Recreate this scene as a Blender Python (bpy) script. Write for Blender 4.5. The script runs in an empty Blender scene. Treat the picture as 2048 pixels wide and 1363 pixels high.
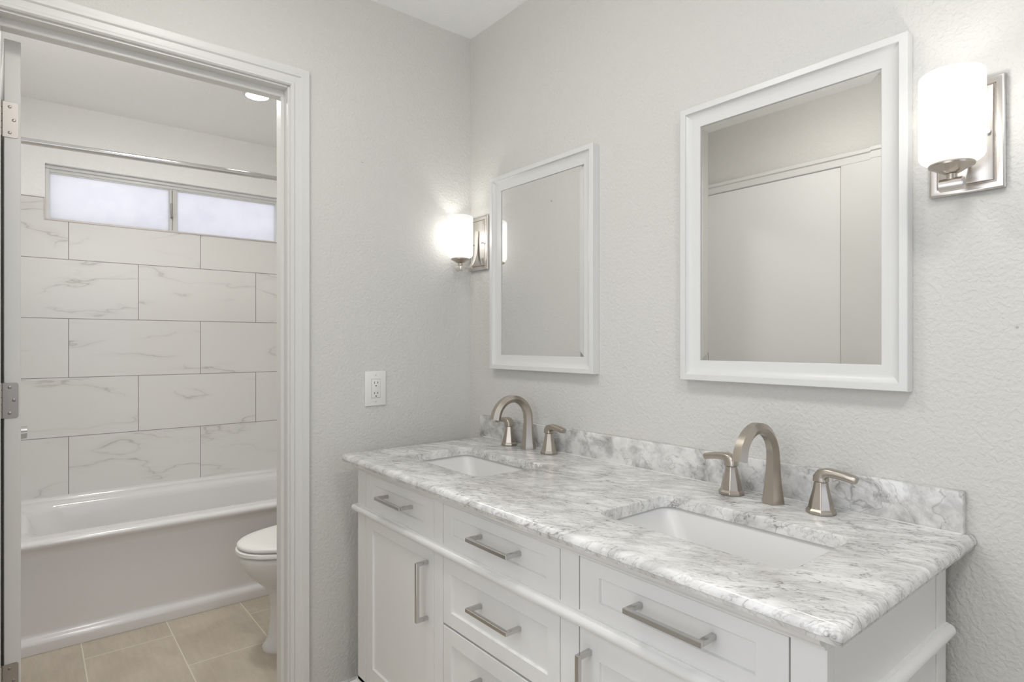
import bpy, bmesh, math, random
from mathutils import Vector, Matrix
random.seed(7)
S = bpy.context.scene
COL = S.collection
R = math.radians

# ------------------------------------------------------------------ camera
F_PX = 1189.0
HB = math.atan((1024.0 - 60.0) / F_PX)          # heading of +Y to the left of the view axis
CAM = Vector((-1.3788, -1.9644, 1.225))
cd = bpy.data.cameras.new('camera'); cam = bpy.data.objects.new('camera', cd); COL.objects.link(cam)
cd.sensor_fit = 'HORIZONTAL'; cd.sensor_width = 36.0
cd.lens = 36.0 * F_PX / 2048.0
cd.shift_y = (686.0 - 681.5) / 2048.0
cd.clip_start = 0.02
cam.location = CAM
# forward = (cos hA, cos hB): yaw right of +Y by HB
cam.rotation_euler = (math.pi / 2, 0, -HB)
S.camera = cam

# ------------------------------------------------------------------ world, view
w = bpy.data.worlds.new('world'); S.world = w; w.use_nodes = True
bg = w.node_tree.nodes['Background']
bg.inputs[0].default_value = (0.90, 0.93, 1.0, 1); bg.inputs[1].default_value = 0.86
S.view_settings.view_transform = 'Standard'
S.view_settings.look = 'None'
S.view_settings.gamma = 1.0
S.view_settings.use_curve_mapping = False
S.view_settings.exposure = 0.36
S.cycles.use_denoising = True
S.cycles.max_bounces = 10
S.cycles.diffuse_bounces = 7
S.cycles.glossy_bounces = 5
S.cycles.sample_clamp_indirect = 4.0
S.cycles.caustics_reflective = False
S.cycles.caustics_refractive = False

def area(name, loc, rot, sx, sy, power, color=(1, 1, 1), shape='RECTANGLE'):
    l = bpy.data.lights.new(name, 'AREA'); l.shape = shape; l.size = sx; l.size_y = sy
    l.energy = power; l.color = color
    o = bpy.data.objects.new(name, l); COL.objects.link(o)
    o.location = loc; o.rotation_euler = rot
    return o
def point(name, loc, power, color=(1, 1, 1), rad=0.02):
    l = bpy.data.lights.new(name, 'POINT'); l.energy = power; l.color = color; l.shadow_soft_size = rad
    o = bpy.data.objects.new(name, l); COL.objects.link(o); o.location = loc
    return o
# cool daylight fill from an added, unseen window in the back wall
area('added_window_fill', (-0.80, -3.36, 1.50), (R(90), 0, 0), 1.10, 1.10, 2.6, (0.62, 0.78, 1.0))
# side fill, added as daylight through a made-up opening beside the camera
area('added_side_fill', (-1.76, -1.505, 1.40), (0, R(-90), 0), 1.15, 0.93, 3.5, (0.92, 0.955, 1.0))
# round flush ceiling lights; the two vanity room ones are unseen, added as fill
area('added_vanity_ceiling_fill', (-0.95, -2.15, 2.335), (0, 0, 0), 0.30, 0.30, 3.6, (1.0, 0.985, 0.955), 'DISK')
area('added_vanity_ceiling_fill', (-1.05, -0.80, 2.335), (0, 0, 0), 0.30, 0.30, 1.8, (1.0, 0.985, 0.955), 'DISK')
area('bath_ceiling_lamp', (-0.95, 0.72, 2.35), (0, 0, 0), 0.24, 0.24, 5.5, (1.0, 0.985, 0.96), 'DISK')

# ------------------------------------------------------------------ materials
def lin(c):
    return tuple((v / 255.0 / 12.92) if v <= 10 else (((v / 255.0) + 0.055) / 1.055) ** 2.4 for v in c) + (1.0,)
class NT:
    def __init__(s, name):
        s.m = bpy.data.materials.new(name); s.m.use_nodes = True
        s.t = s.m.node_tree; s.b = s.t.nodes['Principled BSDF']
        s.out = [n for n in s.t.nodes if n.type == 'OUTPUT_MATERIAL'][0]
    def n(s, typ, **kw):
        nd = s.t.nodes.new(typ)
        for k, v in kw.items():
            if k in nd.inputs.keys() and not hasattr(nd, k): nd.inputs[k].default_value = v
            elif hasattr(nd, k): setattr(nd, k, v)
            else: nd.inputs[k].default_value = v
        return nd
    def l(s, a, b): s.t.links.new(a, b)
    def math(s, op, a, b=None, c=None, clamp=False):
        nd = s.t.nodes.new('ShaderNodeMath'); nd.operation = op; nd.use_clamp = clamp
        for i, v in enumerate((a, b, c)):
            if v is None: continue
            if isinstance(v, (int, float)): nd.inputs[i].default_value = v
            else: s.l(v, nd.inputs[i])
        return nd.outputs[0]
    def mix(s, fac, a, b):
        nd = s.t.nodes.new('ShaderNodeMix'); nd.data_type = 'RGBA'
        if isinstance(fac, (int, float)): nd.inputs[0].default_value = fac
        else: s.l(fac, nd.inputs[0])
        for i, v in ((6, a), (7, b)):
            if isinstance(v, tuple): nd.inputs[i].default_value = v
            else: s.l(v, nd.inputs[i])
        return nd.outputs[2]
    def coords(s, scale=(1, 1, 1), rot=(0, 0, 0), loc=(0, 0, 0), world=True):
        if world:
            g = s.t.nodes.new('ShaderNodeNewGeometry'); src = g.outputs['Position']
        else:
            g = s.t.nodes.new('ShaderNodeTexCoord'); src = g.outputs['Object']
        mp = s.t.nodes.new('ShaderNodeMapping'); mp.inputs[1].default_value = loc
        mp.inputs[2].default_value = rot; mp.inputs[3].default_value = scale
        s.l(src, mp.inputs[0]); return mp.outputs[0]
    def noise(s, vec, scale, detail=2.0, rough=0.5, dist=0.0, w=None):
        nd = s.t.nodes.new('ShaderNodeTexNoise')
        if w is not None:
            nd.noise_dimensions = '4D'; s.l(w, nd.inputs['W'])
        s.l(vec, nd.inputs['Vector'])
        nd.inputs['Scale'].default_value = scale; nd.inputs['Detail'].default_value = detail
        nd.inputs['Roughness'].default_value = rough; nd.inputs['Distortion'].default_value = dist
        return nd.outputs[0]
    def ramp(s, fac, stops):
        nd = s.t.nodes.new('ShaderNodeValToRGB'); s.l(fac, nd.inputs[0])
        e = nd.color_ramp.elements
        while len(e) < len(stops): e.new(0.5)
        for el, (p, c) in zip(e, stops):
            el.position = p; el.color = c if isinstance(c, tuple) else (c, c, c, 1)
        return nd.outputs[0]
    def bump(s, h, dist, strength=1.0):
        nd = s.t.nodes.new('ShaderNodeBump'); nd.inputs['Distance'].default_value = dist
        nd.inputs['Strength'].default_value = strength
        s.l(h, nd.inputs['Height']); s.l(nd.outputs[0], s.b.inputs['Normal'])
    def p(s, **kw):
        for k, v in kw.items():
            s.b.inputs[k.replace('_', ' ')].default_value = v
        return s

def simple(name, col, rough=0.5, metal=0.0, coat=0.0, spec=0.5):
    t = NT(name)
    t.b.inputs['Base Color'].default_value = col if len(col) == 4 else col + (1,)
    t.b.inputs['Roughness'].default_value = rough; t.b.inputs['Metallic'].default_value = metal
    t.b.inputs['Coat Weight'].default_value = coat; t.b.inputs['Specular IOR Level'].default_value = spec
    # tiny procedural variation so nothing is perfectly flat
    v = t.noise(t.coords(), 6.0, 3)
    r = t.math('MULTIPLY_ADD', v, 0.015, rough - 0.0075)
    t.l(r, t.b.inputs['Roughness'])
    return t.m

def wall_paint(name, col, bumpd=0.0007, sc=1.0):
    t = NT(name); t.b.inputs['Base Color'].default_value = col + (1,)
    t.b.inputs['Roughness'].default_value = 0.62; t.b.inputs['Specular IOR Level'].default_value = 0.3
    c = t.coords()
    n1 = t.noise(c, 105 * sc, 2, 0.5, 0.3); n2 = t.noise(c, 230 * sc, 2, 0.5)
    blob = t.ramp(n1, [(0.38, 0.0), (0.62, 1.0)])
    h = t.math('MULTIPLY_ADD', n2, 0.35, t.math('MULTIPLY', blob, 1.0))
    t.bump(h, bumpd, 1.0)
    return t.m
M = {}
M['wall'] = wall_paint('textured_greige_wall_paint', (0.660, 0.650, 0.620))
M['ceil'] = wall_paint('white_ceiling_paint', (0.93, 0.93, 0.92), 0.0007)
M['trim'] = simple('white_semigloss_paint', (0.69, 0.683, 0.663), 0.36)
M['cab'] = simple('white_cabinet_lacquer', (0.76, 0.755, 0.74), 0.30)
M['frame'] = simple('white_mirror_frame_paint', (0.71, 0.71, 0.70), 0.34)
M['dark'] = simple('painted_gap_shade', (0.06, 0.055, 0.05), 0.9)  # near-black stands in for shade inside the cabinet and outlet gaps
M['plug'] = simple('dark_socket_slot', (0.03, 0.028, 0.026), 0.7)
M['plastic'] = simple('white_plastic', (0.80, 0.79, 0.77), 0.3)
M['porc'] = simple('white_porcelain', (0.73, 0.725, 0.715), 0.38, coat=0.0)
M['tub'] = simple('white_enamel', (0.74, 0.73, 0.73), 0.16, coat=0.3)
M['chrome'] = simple('polished_chrome', (0.70, 0.70, 0.70), 0.12, 1.0)
M['pull'] = simple('polished_nickel_pull', (0.60, 0.59, 0.58), 0.16, 1.0)
M['hinge'] = simple('satin_nickel_hinge', (0.40, 0.37, 0.345), 0.36, 1.0)
M['screw'] = simple('steel_screw', (0.34, 0.31, 0.29), 0.3, 1.0)
M['edge'] = simple('dusty_metal_edge_trim', (0.55, 0.50, 0.48), 0.45, 0.3)
M['alum'] = simple('aluminium_mullion', (0.60, 0.59, 0.57), 0.45, 0.2)
M['mirror'] = simple('silvered_mirror_glass', (0.90, 0.90, 0.89), 0.0, 1.0)
M['mirror'].node_tree.nodes['Principled BSDF'].inputs['Roughness'].default_value = 0
for lk in list(M['mirror'].node_tree.links):
    if lk.to_socket.name == 'Roughness': M['mirror'].node_tree.links.remove(lk)

def brushed(name, col, rough):
    t = NT(name); t.p(Metallic=1.0); t.b.inputs['Base Color'].default_value = col + (1,)
    c = t.coords((60, 60, 900), world=False)
    n = t.noise(c, 1.0, 3)
    t.l(t.math('MULTIPLY_ADD', n, 0.05, rough - 0.025), t.b.inputs['Roughness'])
    t.bump(n, 0.00004, 0.5)
    return t.m
M['nickel'] = brushed('brushed_nickel', (0.49, 0.44, 0.385), 0.29)
M['nickel_light'] = simple('satin_nickel_sconce', (0.70, 0.665, 0.63), 0.27, 1.0)

def marble(name, clouds=0.5, sc=1.0, rot=0.5, dark=1.0, warpa=0.05, fine=1.0):
    t = NT(name); t.p(Roughness=0.24)
    t.b.inputs['Coat Weight'].default_value = 0.05
    c = t.coords((1.0, 1.0, 1.0), (0.35, 0.2, rot))
    warp = t.noise(c, 7 * sc, 4, 0.6)
    wv = t.n('ShaderNodeVectorMath', operation='SCALE'); 
    wn = t.t.nodes.new('ShaderNodeTexNoise'); t.l(c, wn.inputs['Vector']); wn.inputs['Scale'].default_value = 6 * sc; wn.inputs['Detail'].default_value = 4
    t.l(wn.outputs['Color'], wv.inputs[0]); wv.inputs['Scale'].default_value = warpa / sc
    ad = t.n('ShaderNodeVectorMath', operation='ADD'); t.l(c, ad.inputs[0]); t.l(wv.outputs[0], ad.inputs[1])
    st = t.n('ShaderNodeMapping'); st.inputs[3].default_value = (1.0, 3.0, 2.0); t.l(ad.outputs[0], st.inputs[0])
    v = st.outputs[0]
    def veins(scale, width, det=3.0):
        n = t.noise(v, scale * sc, det, 0.55, 0.1)
        a = t.math('ABSOLUTE', t.math('SUBTRACT', n, 0.5))
        return t.math('SUBTRACT', 1.0, t.math('DIVIDE', a, width), clamp=True)
    m1 = t.ramp(t.noise(c, 5 * sc, 3), [(0.36, 0.15), (0.62, 1.0)])
    a1 = t.math('MULTIPLY', t.math('POWER', veins(9, 0.020), 1.6), m1)
    a2 = t.math('MULTIPLY', t.math('POWER', veins(20, 0.035, 4), 1.6), 0.7 * fine)
    a3 = t.math('MULTIPLY', veins(5, 0.11, 5), 0.45)
    cl = t.ramp(t.noise(v, 11 * sc, 5, 0.65), [(0.44, 0.0), (0.74, 1.0)])
    cl = t.math('MULTIPLY', cl, clouds)
    sp = t.math('MULTIPLY', t.ramp(t.noise(v, 42 * sc, 3, 0.6), [(0.60, 0.0), (0.75, 1.0)]), 0.55)
    tot = t.math('ADD', t.math('ADD', t.math('MULTIPLY', a1, 0.62 * dark), t.math('MULTIPLY', a2, 0.40 * dark)),
                 t.math('ADD', t.math('MULTIPLY', a3, 0.55 * dark), t.math('ADD', cl, t.math('MULTIPLY', sp, dark * 0.5))), clamp=True)
    col = t.mix(tot, (0.79, 0.785, 0.77, 1), (0.27, 0.255, 0.25, 1))
    t.l(col, t.b.inputs['Base Color'])
    return t.m
M['marble'] = marble('carrara_marble', 0.36, 1.0, 1.15, 1.25, 0.036)
M['marble_splash'] = marble('carrara_marble_backsplash', 0.80, 0.8, 2.2, 0.75, 0.09, 0.35)

def brick(t, vec, bw, rh, mortar, c1, c2, cm):
    nd = t.t.nodes.new('ShaderNodeTexBrick'); nd.offset = 0.5; nd.offset_frequency = 2; nd.squash = 1.0
    t.l(vec, nd.inputs['Vector']); i = nd.inputs
    i['Color1'].default_value = c1; i['Color2'].default_value = c2; i['Mortar'].default_value = cm
    i['Scale'].default_value = 1.0; i['Mortar Size'].default_value = mortar; i['Mortar Smooth'].default_value = 0.0
    i['Bias'].default_value = 0.0; i['Brick Width'].default_value = bw; i['Row Height'].default_value = rh
    return nd
def uvvec(t, u, v, u0, v0, su=1.0):
    g = t.t.nodes.new('ShaderNodeNewGeometry'); sp = t.t.nodes.new('ShaderNodeSeparateXYZ'); t.l(g.outputs['Position'], sp.inputs[0])
    cb = t.t.nodes.new('ShaderNodeCombineXYZ')
    t.l(t.math('SUBTRACT', sp.outputs[u], u0), cb.inputs[0]); t.l(t.math('SUBTRACT', sp.outputs[v], v0), cb.inputs[1])
    return cb.outputs[0]
def wall_tile(name, u, u0):
    t = NT(name); t.p(Roughness=0.22)
    vec = uvvec(t, u, 2, u0 + 0.6035 / 2, 0.1553)
    b = brick(t, vec, 0.6035, 0.2987, 0.0016, (0, 0, 0, 1), (1, 1, 1, 1), (0.5, 0.5, 0.5, 1))
    sep = t.t.nodes.new('ShaderNodeSeparateColor'); t.l(b.outputs[0], sep.inputs[0])
    rnd = t.math('MULTIPLY', sep.outputs[0], 37.0)
    mp = t.t.nodes.new('ShaderNodeMapping'); mp.inputs[2].default_value = (0, 0, R(30)); mp.inputs[3].default_value = (0.75, 3.0, 1)
    t.l(vec, mp.inputs[0])
    n = t.noise(mp.outputs[0], 1.7, 4.5, 0.50, 0.25, w=rnd)
    a = t.math('ABSOLUTE', t.math('SUBTRACT', n, 0.5))
    v1 = t.math('SUBTRACT', 1.0, t.math('DIVIDE', a, 0.0085), clamp=True)
    v2 = t.math('MULTIPLY', t.math('SUBTRACT', 1.0, t.math('DIVIDE', a, 0.035), clamp=True), 0.28)
    mask = t.ramp(t.noise(mp.outputs[0], 2.6, 2, 0.5, 0, w=rnd), [(0.42, 0.0), (0.62, 1.0)])
    vv = t.math('MULTIPLY', t.math('MAXIMUM', v1, v2), mask)
    col = t.mix(t.math('MULTIPLY', vv, 0.62), (0.74, 0.735, 0.72, 1), (0.36, 0.34, 0.325, 1))
    col = t.mix(b.outputs['Fac'], col, (0.26, 0.235, 0.215, 1))
    t.l(col, t.b.inputs['Base Color'])
    t.bump(t.math('SUBTRACT', 1.0, b.outputs['Fac']), 0.001, 0.5)
    return t.m
M['tile_x'] = wall_tile('veined_white_wall_tile', 0, -0.9255 - 0.6035 * 6)
M['tile_y'] = wall_tile('veined_white_wall_tile_side', 1, 0.25 - 0.6035 * 6)
def floor_tile():
    t = NT('beige_floor_tile'); t.p(Roughness=0.42)
    # rows run along Y, 0.3045 wide in X
    vec = uvvec(t, 1, 0, 0.5685 - 0.609 * 7.5, -0.912 - 0.3045 * 12)
    b = brick(t, vec, 0.609, 0.3045, 0.0020, (0, 0, 0, 1), (1, 1, 1, 1), (0.5, 0.5, 0.5, 1))
    sep = t.t.nodes.new('ShaderNodeSeparateColor'); t.l(b.outputs[0], sep.inputs[0])
    c = t.coords((1.0, 1.0, 1.0))
    n = t.noise(c, 4.5, 6, 0.65, 0.6, w=t.math('MULTIPLY', sep.outputs[0], 20.0))
    n2 = t.noise(t.coords((60, 9, 1)), 1.0, 3, 0.6)
    f = t.math('MULTIPLY_ADD', n2, 0.35, t.math('MULTIPLY', n, 0.75))
    col = t.ramp(f, [(0.35, (0.40, 0.345, 0.275, 1)), (0.75, (0.57, 0.505, 0.42, 1))])
    col = t.mix(b.outputs['Fac'], col, (0.70, 0.64, 0.54, 1))
    t.l(col, t.b.inputs['Base Color'])
    t.bump(t.math('SUBTRACT', 1.0, b.outputs['Fac']), 0.001, 0.4)
    return t.m
M['floor'] = floor_tile()

def shade_glass():
    t = NT('opal_glass_lit'); nt = t.t
    tr = nt.nodes.new('ShaderNodeBsdfTranslucent'); tr.inputs[0].default_value = (0.10, 0.10, 0.098, 1)
    df = nt.nodes.new('ShaderNodeBsdfDiffuse'); df.inputs[0].default_value = (0.55, 0.55, 0.54, 1)
    em = nt.nodes.new('ShaderNodeEmission'); em.inputs[0].default_value = (1.0, 0.99, 0.955, 1); em.inputs[1].default_value = SHADE_E
    a1 = nt.nodes.new('ShaderNodeAddShader'); m1 = nt.nodes.new('ShaderNodeMixShader'); m1.inputs[0].default_value = 0.35
    nt.links.new(tr.outputs[0], m1.inputs[1]); nt.links.new(df.outputs[0], m1.inputs[2])
    nt.links.new(m1.outputs[0], a1.inputs[0]); nt.links.new(em.outputs[0], a1.inputs[1])
    tp = nt.nodes.new('ShaderNodeBsdfTransparent'); m2 = nt.nodes.new('ShaderNodeMixShader'); m2.inputs[0].default_value = 0.27
    nt.links.new(a1.outputs[0], m2.inputs[1]); nt.links.new(tp.outputs[0], m2.inputs[2])
    nt.links.new(m2.outputs[0], t.out.inputs[0])
    return t.m
SHADE_E = 0.52
M['shade'] = shade_glass()
def lamp_mat(name, s, c=(1, 0.98, 0.94, 1)):
    t = NT(name); em = t.t.nodes.new('ShaderNodeEmission'); em.inputs[0].default_value = c; em.inputs[1].default_value = s
    t.l(em.outputs[0], t.out.inputs[0]); return t.m
M['lamp'] = lamp_mat('lit_lamp_lens', 9.0)
M['dome'] = lamp_mat('added_dome_diffuser', 13.0)
M['dome_bath'] = lamp_mat('lit_bath_dome_diffuser', 22.0)
def frosted():
    t = NT('frosted_window_glass'); nt = t.t
    tr = nt.nodes.new('ShaderNodeBsdfTranslucent')
    n = t.noise(t.coords(), 9.0, 4, 0.6)
    col = t.mix(t.ramp(n, [(0.42, 0.0), (0.66, 1.0)]), (0.95, 0.94, 0.95, 1), (0.91, 0.90, 0.92, 1))
    t.l(col, tr.inputs[0])
    gl = nt.nodes.new('ShaderNodeBsdfGlossy'); gl.inputs['Roughness'].default_value = 0.35
    mx = nt.nodes.new('ShaderNodeMixShader'); mx.inputs[0].default_value = 0.04
    nt.links.new(tr.outputs[0], mx.inputs[1]); nt.links.new(gl.outputs[0], mx.inputs[2]); nt.links.new(mx.outputs[0], t.out.inputs[0])
    return t.m
M['frost'] = frosted()

# ------------------------------------------------------------------ mesh helpers
def box(bm, x0, x1, y0, y1, z0, z1, bev=0.0, seg=1):
    x0, x1 = sorted((x0, x1)); y0, y1 = sorted((y0, y1)); z0, z1 = sorted((z0, z1))
    vs = [bm.verts.new((x, y, z)) for x in (x0, x1) for y in (y0, y1) for z in (z0, z1)]
    f = []
    for q in ((0, 1, 3, 2), (4, 6, 7, 5), (0, 4, 5, 1), (2, 3, 7, 6), (0, 2, 6, 4), (1, 5, 7, 3)):
        f.append(bm.faces.new([vs[i] for i in q]))
    if bev > 0:
        es = list({e for ff in f for e in ff.edges})
        bmesh.ops.bevel(bm, geom=es, offset=bev, segments=seg, profile=0.5, affect='EDGES')
    return bm
def BM(): return bmesh.new()
def loft(bm, loops, closed=True, cap0=False, cap1=False):
    vl = [[bm.verts.new(p) for p in lp] for lp in loops]
    n = len(vl[0])
    for a, b in zip(vl[:-1], vl[1:]):
        for i in range(n if closed else n - 1):
            j = (i + 1) % n
            try: bm.faces.new((a[i], a[j], b[j], b[i]))
            except ValueError: pass
    if cap0: bm.faces.new(list(reversed(vl[0])))
    if cap1: bm.faces.new(vl[-1])
    return vl
def lathe(bm, prof, seg=32, c=(0, 0, 0), axis='Z', cap=True):
    loops = []
    for r, z in prof:
        lp = []
        for i in range(seg):
            a = 2 * math.pi * i / seg
            u, v = r * math.cos(a), r * math.sin(a)
            p = {'Z': (u, v, z), 'X': (z, u, v), 'Y': (v, z, u)}[axis]
            lp.append((p[0] + c[0], p[1] + c[1], p[2] + c[2]))
        loops.append(lp)
    return loft(bm, loops, True, cap, cap)
def rrect(x0, x1, y0, y1, r, n=6):
    pts = []
    for cx, cy, a0 in ((x1 - r, y1 - r, 0), (x0 + r, y1 - r, 90), (x0 + r, y0 + r, 180), (x1 - r, y0 + r, 270)):
        for k in range(n + 1):
            a = R(a0 + 90.0 * k / n)
            pts.append((cx + r * math.cos(a), cy + r * math.sin(a)))
    return pts
def sweep(bm, path, section, closed=False, up=Vector((0, 1, 0)), cap=True):
    """section: function(i,t)->list of (u,v); u along side vector, v along normal"""
    P = [Vector(p) for p in path]; n = len(P); loops = []
    for i, p in enumerate(P):
        a = P[max(i - 1, 0)]; b = P[min(i + 1, n - 1)]
        tg = (b - a).normalized()
        side = up.normalized() if abs(tg.dot(up.normalized())) < 0.9 else Vector((1, 0, 0))
        nrm = tg.cross(side).normalized(); side = nrm.cross(tg).normalized()
        loops.append([tuple(p + side * u + nrm * v) for u, v in section(i, i / (n - 1))])
    return loft(bm, loops, True, cap, cap)
def circ(r, n=16, ru=None):
    return [((ru or r) * math.cos(2 * math.pi * k / n), r * math.sin(2 * math.pi * k / n)) for k in range(n)]
def mitre_frame(bm, y0, y1, z0, z1, prof):
    """prof: list of (inset from outer edge, x height toward -x)"""
    loops = [[(-h, y0 + i, z0 + i), (-h, y1 - i, z0 + i), (-h, y1 - i, z1 - i), (-h, y0 + i, z1 - i)] for i, h in prof]
    loft(bm, loops, True)

ORI = {}
def obj(name, bm, mat, parent=None, smooth=None, local=False, bevel=None):
    """links the bmesh as one mesh object; coordinates are world unless local"""
    me = bpy.data.meshes.new(name)
    bmesh.ops.recalc_face_normals(bm, faces=bm.faces)
    if parent is not None and not local:
        o0 = ORI[parent.name]
        bmesh.ops.translate(bm, verts=bm.verts, vec=-o0)
    bm.to_mesh(me); bm.free()
    for m in (mat if isinstance(mat, (list, tuple)) else [mat]): me.materials.append(m)
    o = bpy.data.objects.new(name, me); COL.objects.link(o)
    if smooth is not None:
        me.shade_smooth(); me.set_sharp_from_angle(angle=R(smooth))
    if parent is not None: o.parent = parent
    ORI[o.name] = ORI[parent.name].copy() if (parent is not None) else Vector((0, 0, 0))
    if bevel:
        md = o.modifiers.new('bevel', 'BEVEL'); md.width = bevel; md.segments = 2; md.limit_method = 'ANGLE'; md.angle_limit = R(40)
        md.harden_normals = False
    return o
def thing(name, label, cat, loc, group=None):
    o = bpy.data.objects.new(name, None); COL.objects.link(o); o.location = loc; o.empty_display_size = 0.05
    o['label'] = label; o['category'] = cat
    if group: o['group'] = group
    ORI[o.name] = Vector(loc)
    return o
def tag(o, label, cat, group=None):
    o['label'] = label; o['category'] = cat
    if group: o['group'] = group
    return o
def struct(o, label=None):
    o['kind'] = 'structure'
    if label: o['label'] = label
    return o
def dup(root, loc, label, rot=0.0):
    def cp(o, par):
        c = o.copy(); COL.objects.link(c)
        if par is not None: c.parent = par
        ORI[c.name] = Vector(loc)
        for ch in o.children: cp(ch, c)
        return c
    r = cp(root, None); r.location = loc; r['label'] = label; r.rotation_euler = (0, 0, rot)
    return r

# ------------------------------------------------------------------ room shell
CZ, CZ2 = 2.4477, 2.43        # ceilings: vanity room, bath room
XO = -1.67                    # opposite wall of the vanity room
YB = -3.42                    # back wall
JL, JR, JH = -1.448, -0.7255, 2.0585   # door opening in wall_left
b = BM(); box(b, XO - 0.1, 0.1, YB - 0.1, 1.9, -0.08, 0.0)
struct(obj('floor', b, M['floor']), 'beige stone-look floor tiles with pale grout')
b = BM(); box(b, XO - 0.1, 0.1, YB - 0.1, 0.055, CZ, CZ + 0.1)
struct(obj('ceiling', b, M['ceil']), 'white ceiling above the vanity')
b = BM(); box(b, XO - 0.1, 0.1, 0.055, 1.92, CZ2, CZ2 + 0.1)
struct(obj('ceiling', b, M['ceil']), 'white ceiling above the bathtub')
b = BM(); box(b, 0.0, 0.1, YB - 0.1, 1.92, 0, CZ)
struct(obj('wall_right', b, M['wall']), 'textured light greige wall behind the mirrors')
b = BM()
box(b, XO, JL, 0.0, 0.11, 0, CZ); box(b, JR, 0.0, 0.0, 0.11, 0, CZ); box(b, JL, JR, 0.0, 0.11, JH, CZ)
struct(obj('wall_left', b, M['wall']), 'textured greige wall with the doorway and the outlet')
b = BM(); box(b, XO - 0.1, XO, YB - 0.1, -1.98, 0, CZ); box(b, XO - 0.1, XO, -1.03, 0.11, 0, CZ); box(b, XO - 0.1, XO, -1.98, -1.03, 2.04, CZ)  # opening added here, out of view, to let the side fill in
struct(obj('wall_opposite', b, M['wall']), 'greige wall seen in the large mirror')
# back wall with an added window opening, unseen behind the camera
b = BM()
box(b, XO, -1.4, YB - 0.1, YB, 0, CZ); box(b, -0.2, 0, YB - 0.1, YB, 0, CZ)
box(b, -1.4, -0.2, YB - 0.1, YB, 0, 0.9); box(b, -1.4, -0.2, YB - 0.1, YB, 2.1, CZ)
struct(obj('wall_back', b, M['wall']))
b = BM()
for x0, x1, z0, z1 in ((-1.4, -1.36, 0.9, 2.1), (-0.24, -0.2, 0.9, 2.1), (-1.36, -0.24, 0.9, 0.94), (-1.36, -0.24, 2.06, 2.1), (-0.82, -0.78, 0.94, 2.06)):
    box(b, x0, x1, YB - 0.07, YB - 0.03, z0, z1)
o = struct(obj('added_window', b, M['trim']))
b = BM(); box(b, -1.36, -0.24, YB - 0.052, YB - 0.048, 0.94, 2.06)
obj('pane', b, M['frost'], o)
# bath room walls
XL = -1.50
WX0, WX1, WZ0, WZ1 = -1.3208, -0.172, 1.846, 2.124
b = BM()
box(b, XL - 0.1, WX0, 1.798, 1.92, 0, CZ2); box(b, WX1, 0.0, 1.798, 1.92, 0, CZ2)
box(b, WX0, WX1, 1.798, 1.92, 0, WZ0); box(b, WX0, WX1, 1.798, 1.92, WZ1, CZ2)
struct(obj('wall_far', b, M['ceil']), 'white wall around the high window above the tub')
b = BM(); box(b, XL - 0.1, XL, 0.11, 1.798, 0, CZ2)
struct(obj('wall_bath_left', b, M['ceil']))
# tile skins round the tub
b = BM()
TT = 1.948
box(b, XL, WX0 - 0.004, 1.790, 1.798, 0.40, TT); box(b, WX1 + 0.004, 0.0, 1.790, 1.798, 0.40, TT)
box(b, WX0 - 0.004, WX1 + 0.004, 1.790, 1.798, 0.40, WZ0 - 0.004)
struct(obj('wall_far_tile', b, M['tile_x']), 'large veined white tiles in running bond below the window')
b = BM(); box(b, XL, XL + 0.008, 1.03, 1.79, 0.40, TT)
struct(obj('wall_bath_left_tile', b, M['tile_y']))
b = BM(); box(b, -0.008, -0.0005, 1.03, 1.79, 0.40, TT)
struct(obj('wall_bath_right_tile', b, M['tile_y']))
# metal edge strip capping the tile around the window opening and along the top
b = BM()
box(b, WX0 - 0.004, WX1, 1.787, 1.80, WZ0 - 0.007, WZ0 + 0.001, 0.001)
box(b, WX0 - 0.004, WX0 + 0.004, 1.787, 1.80, WZ0, TT, 0.001)
box(b, XL + 0.008, WX0 - 0.004, 1.788, 1.798, TT, TT + 0.003)
struct(obj('trim_1', b, M['edge']), 'thin dusty rose metal strip edging the tiles at the window')

# window_1: frame set in the opening, two frosted panes, mullion, latch
b = BM()
fy0, fy1 = 1.835, 1.875
FW = 0.036
box(b, WX0, WX0 + 0.020, fy0, fy1, WZ0, WZ1, 0.003)
box(b, WX1 - 0.02, WX1, fy0, fy1, WZ0, WZ1, 0.003)
box(b, WX0, WX1, fy0 - 0.01, fy1, WZ1 - 0.018, WZ1, 0.004, 2)
box(b, WX0, WX1, fy0 + 0.002, fy1, WZ1 - 0.034, WZ1 - 0.016, 0.004, 2)
box(b, WX0, WX1, fy0, fy1, WZ0, WZ0 + 0.012, 0.003)
box(b, WX0 + 0.02, WX1 - 0.02, fy0 + 0.01, fy1 - 0.01, WZ1 - 0.040, WZ1 - 0.030, 0.002)
win = struct(obj('window_1', b, M['frame'], smooth=30), 'high horizontal frosted window above the tiles')
XM = -0.752
b = BM(); box(b, WX0 + 0.018, XM - 0.012, 1.853, 1.857, WZ0 + 0.006, WZ1 - 0.035); obj('pane', b, M['frost'], win)
b = BM(); box(b, XM + 0.012, WX1 - 0.018, 1.861, 1.865, WZ0 + 0.006, WZ1 - 0.035); obj('pane', b, M['frost'], win)
b = BM(); box(b, XM - 0.020, XM - 0.006, 1.838, 1.862, WZ0 + 0.008, WZ1 - 0.034, 0.002); box(b, XM - 0.003, XM + 0.022, 1.846, 1.872, WZ0 + 0.008, WZ1 - 0.034, 0.002)
obj('mullion', b, M['alum'], win)
b = BM(); box(b, XM - 0.014, XM - 0.005, 1.826, 1.840, 1.925, 2.010, 0.003, 2); box(b, XM - 0.012, XM - 0.004, 1.818, 1.832, 1.930, 1.955, 0.002)
obj('latch', b, M['screw'], win)

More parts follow.
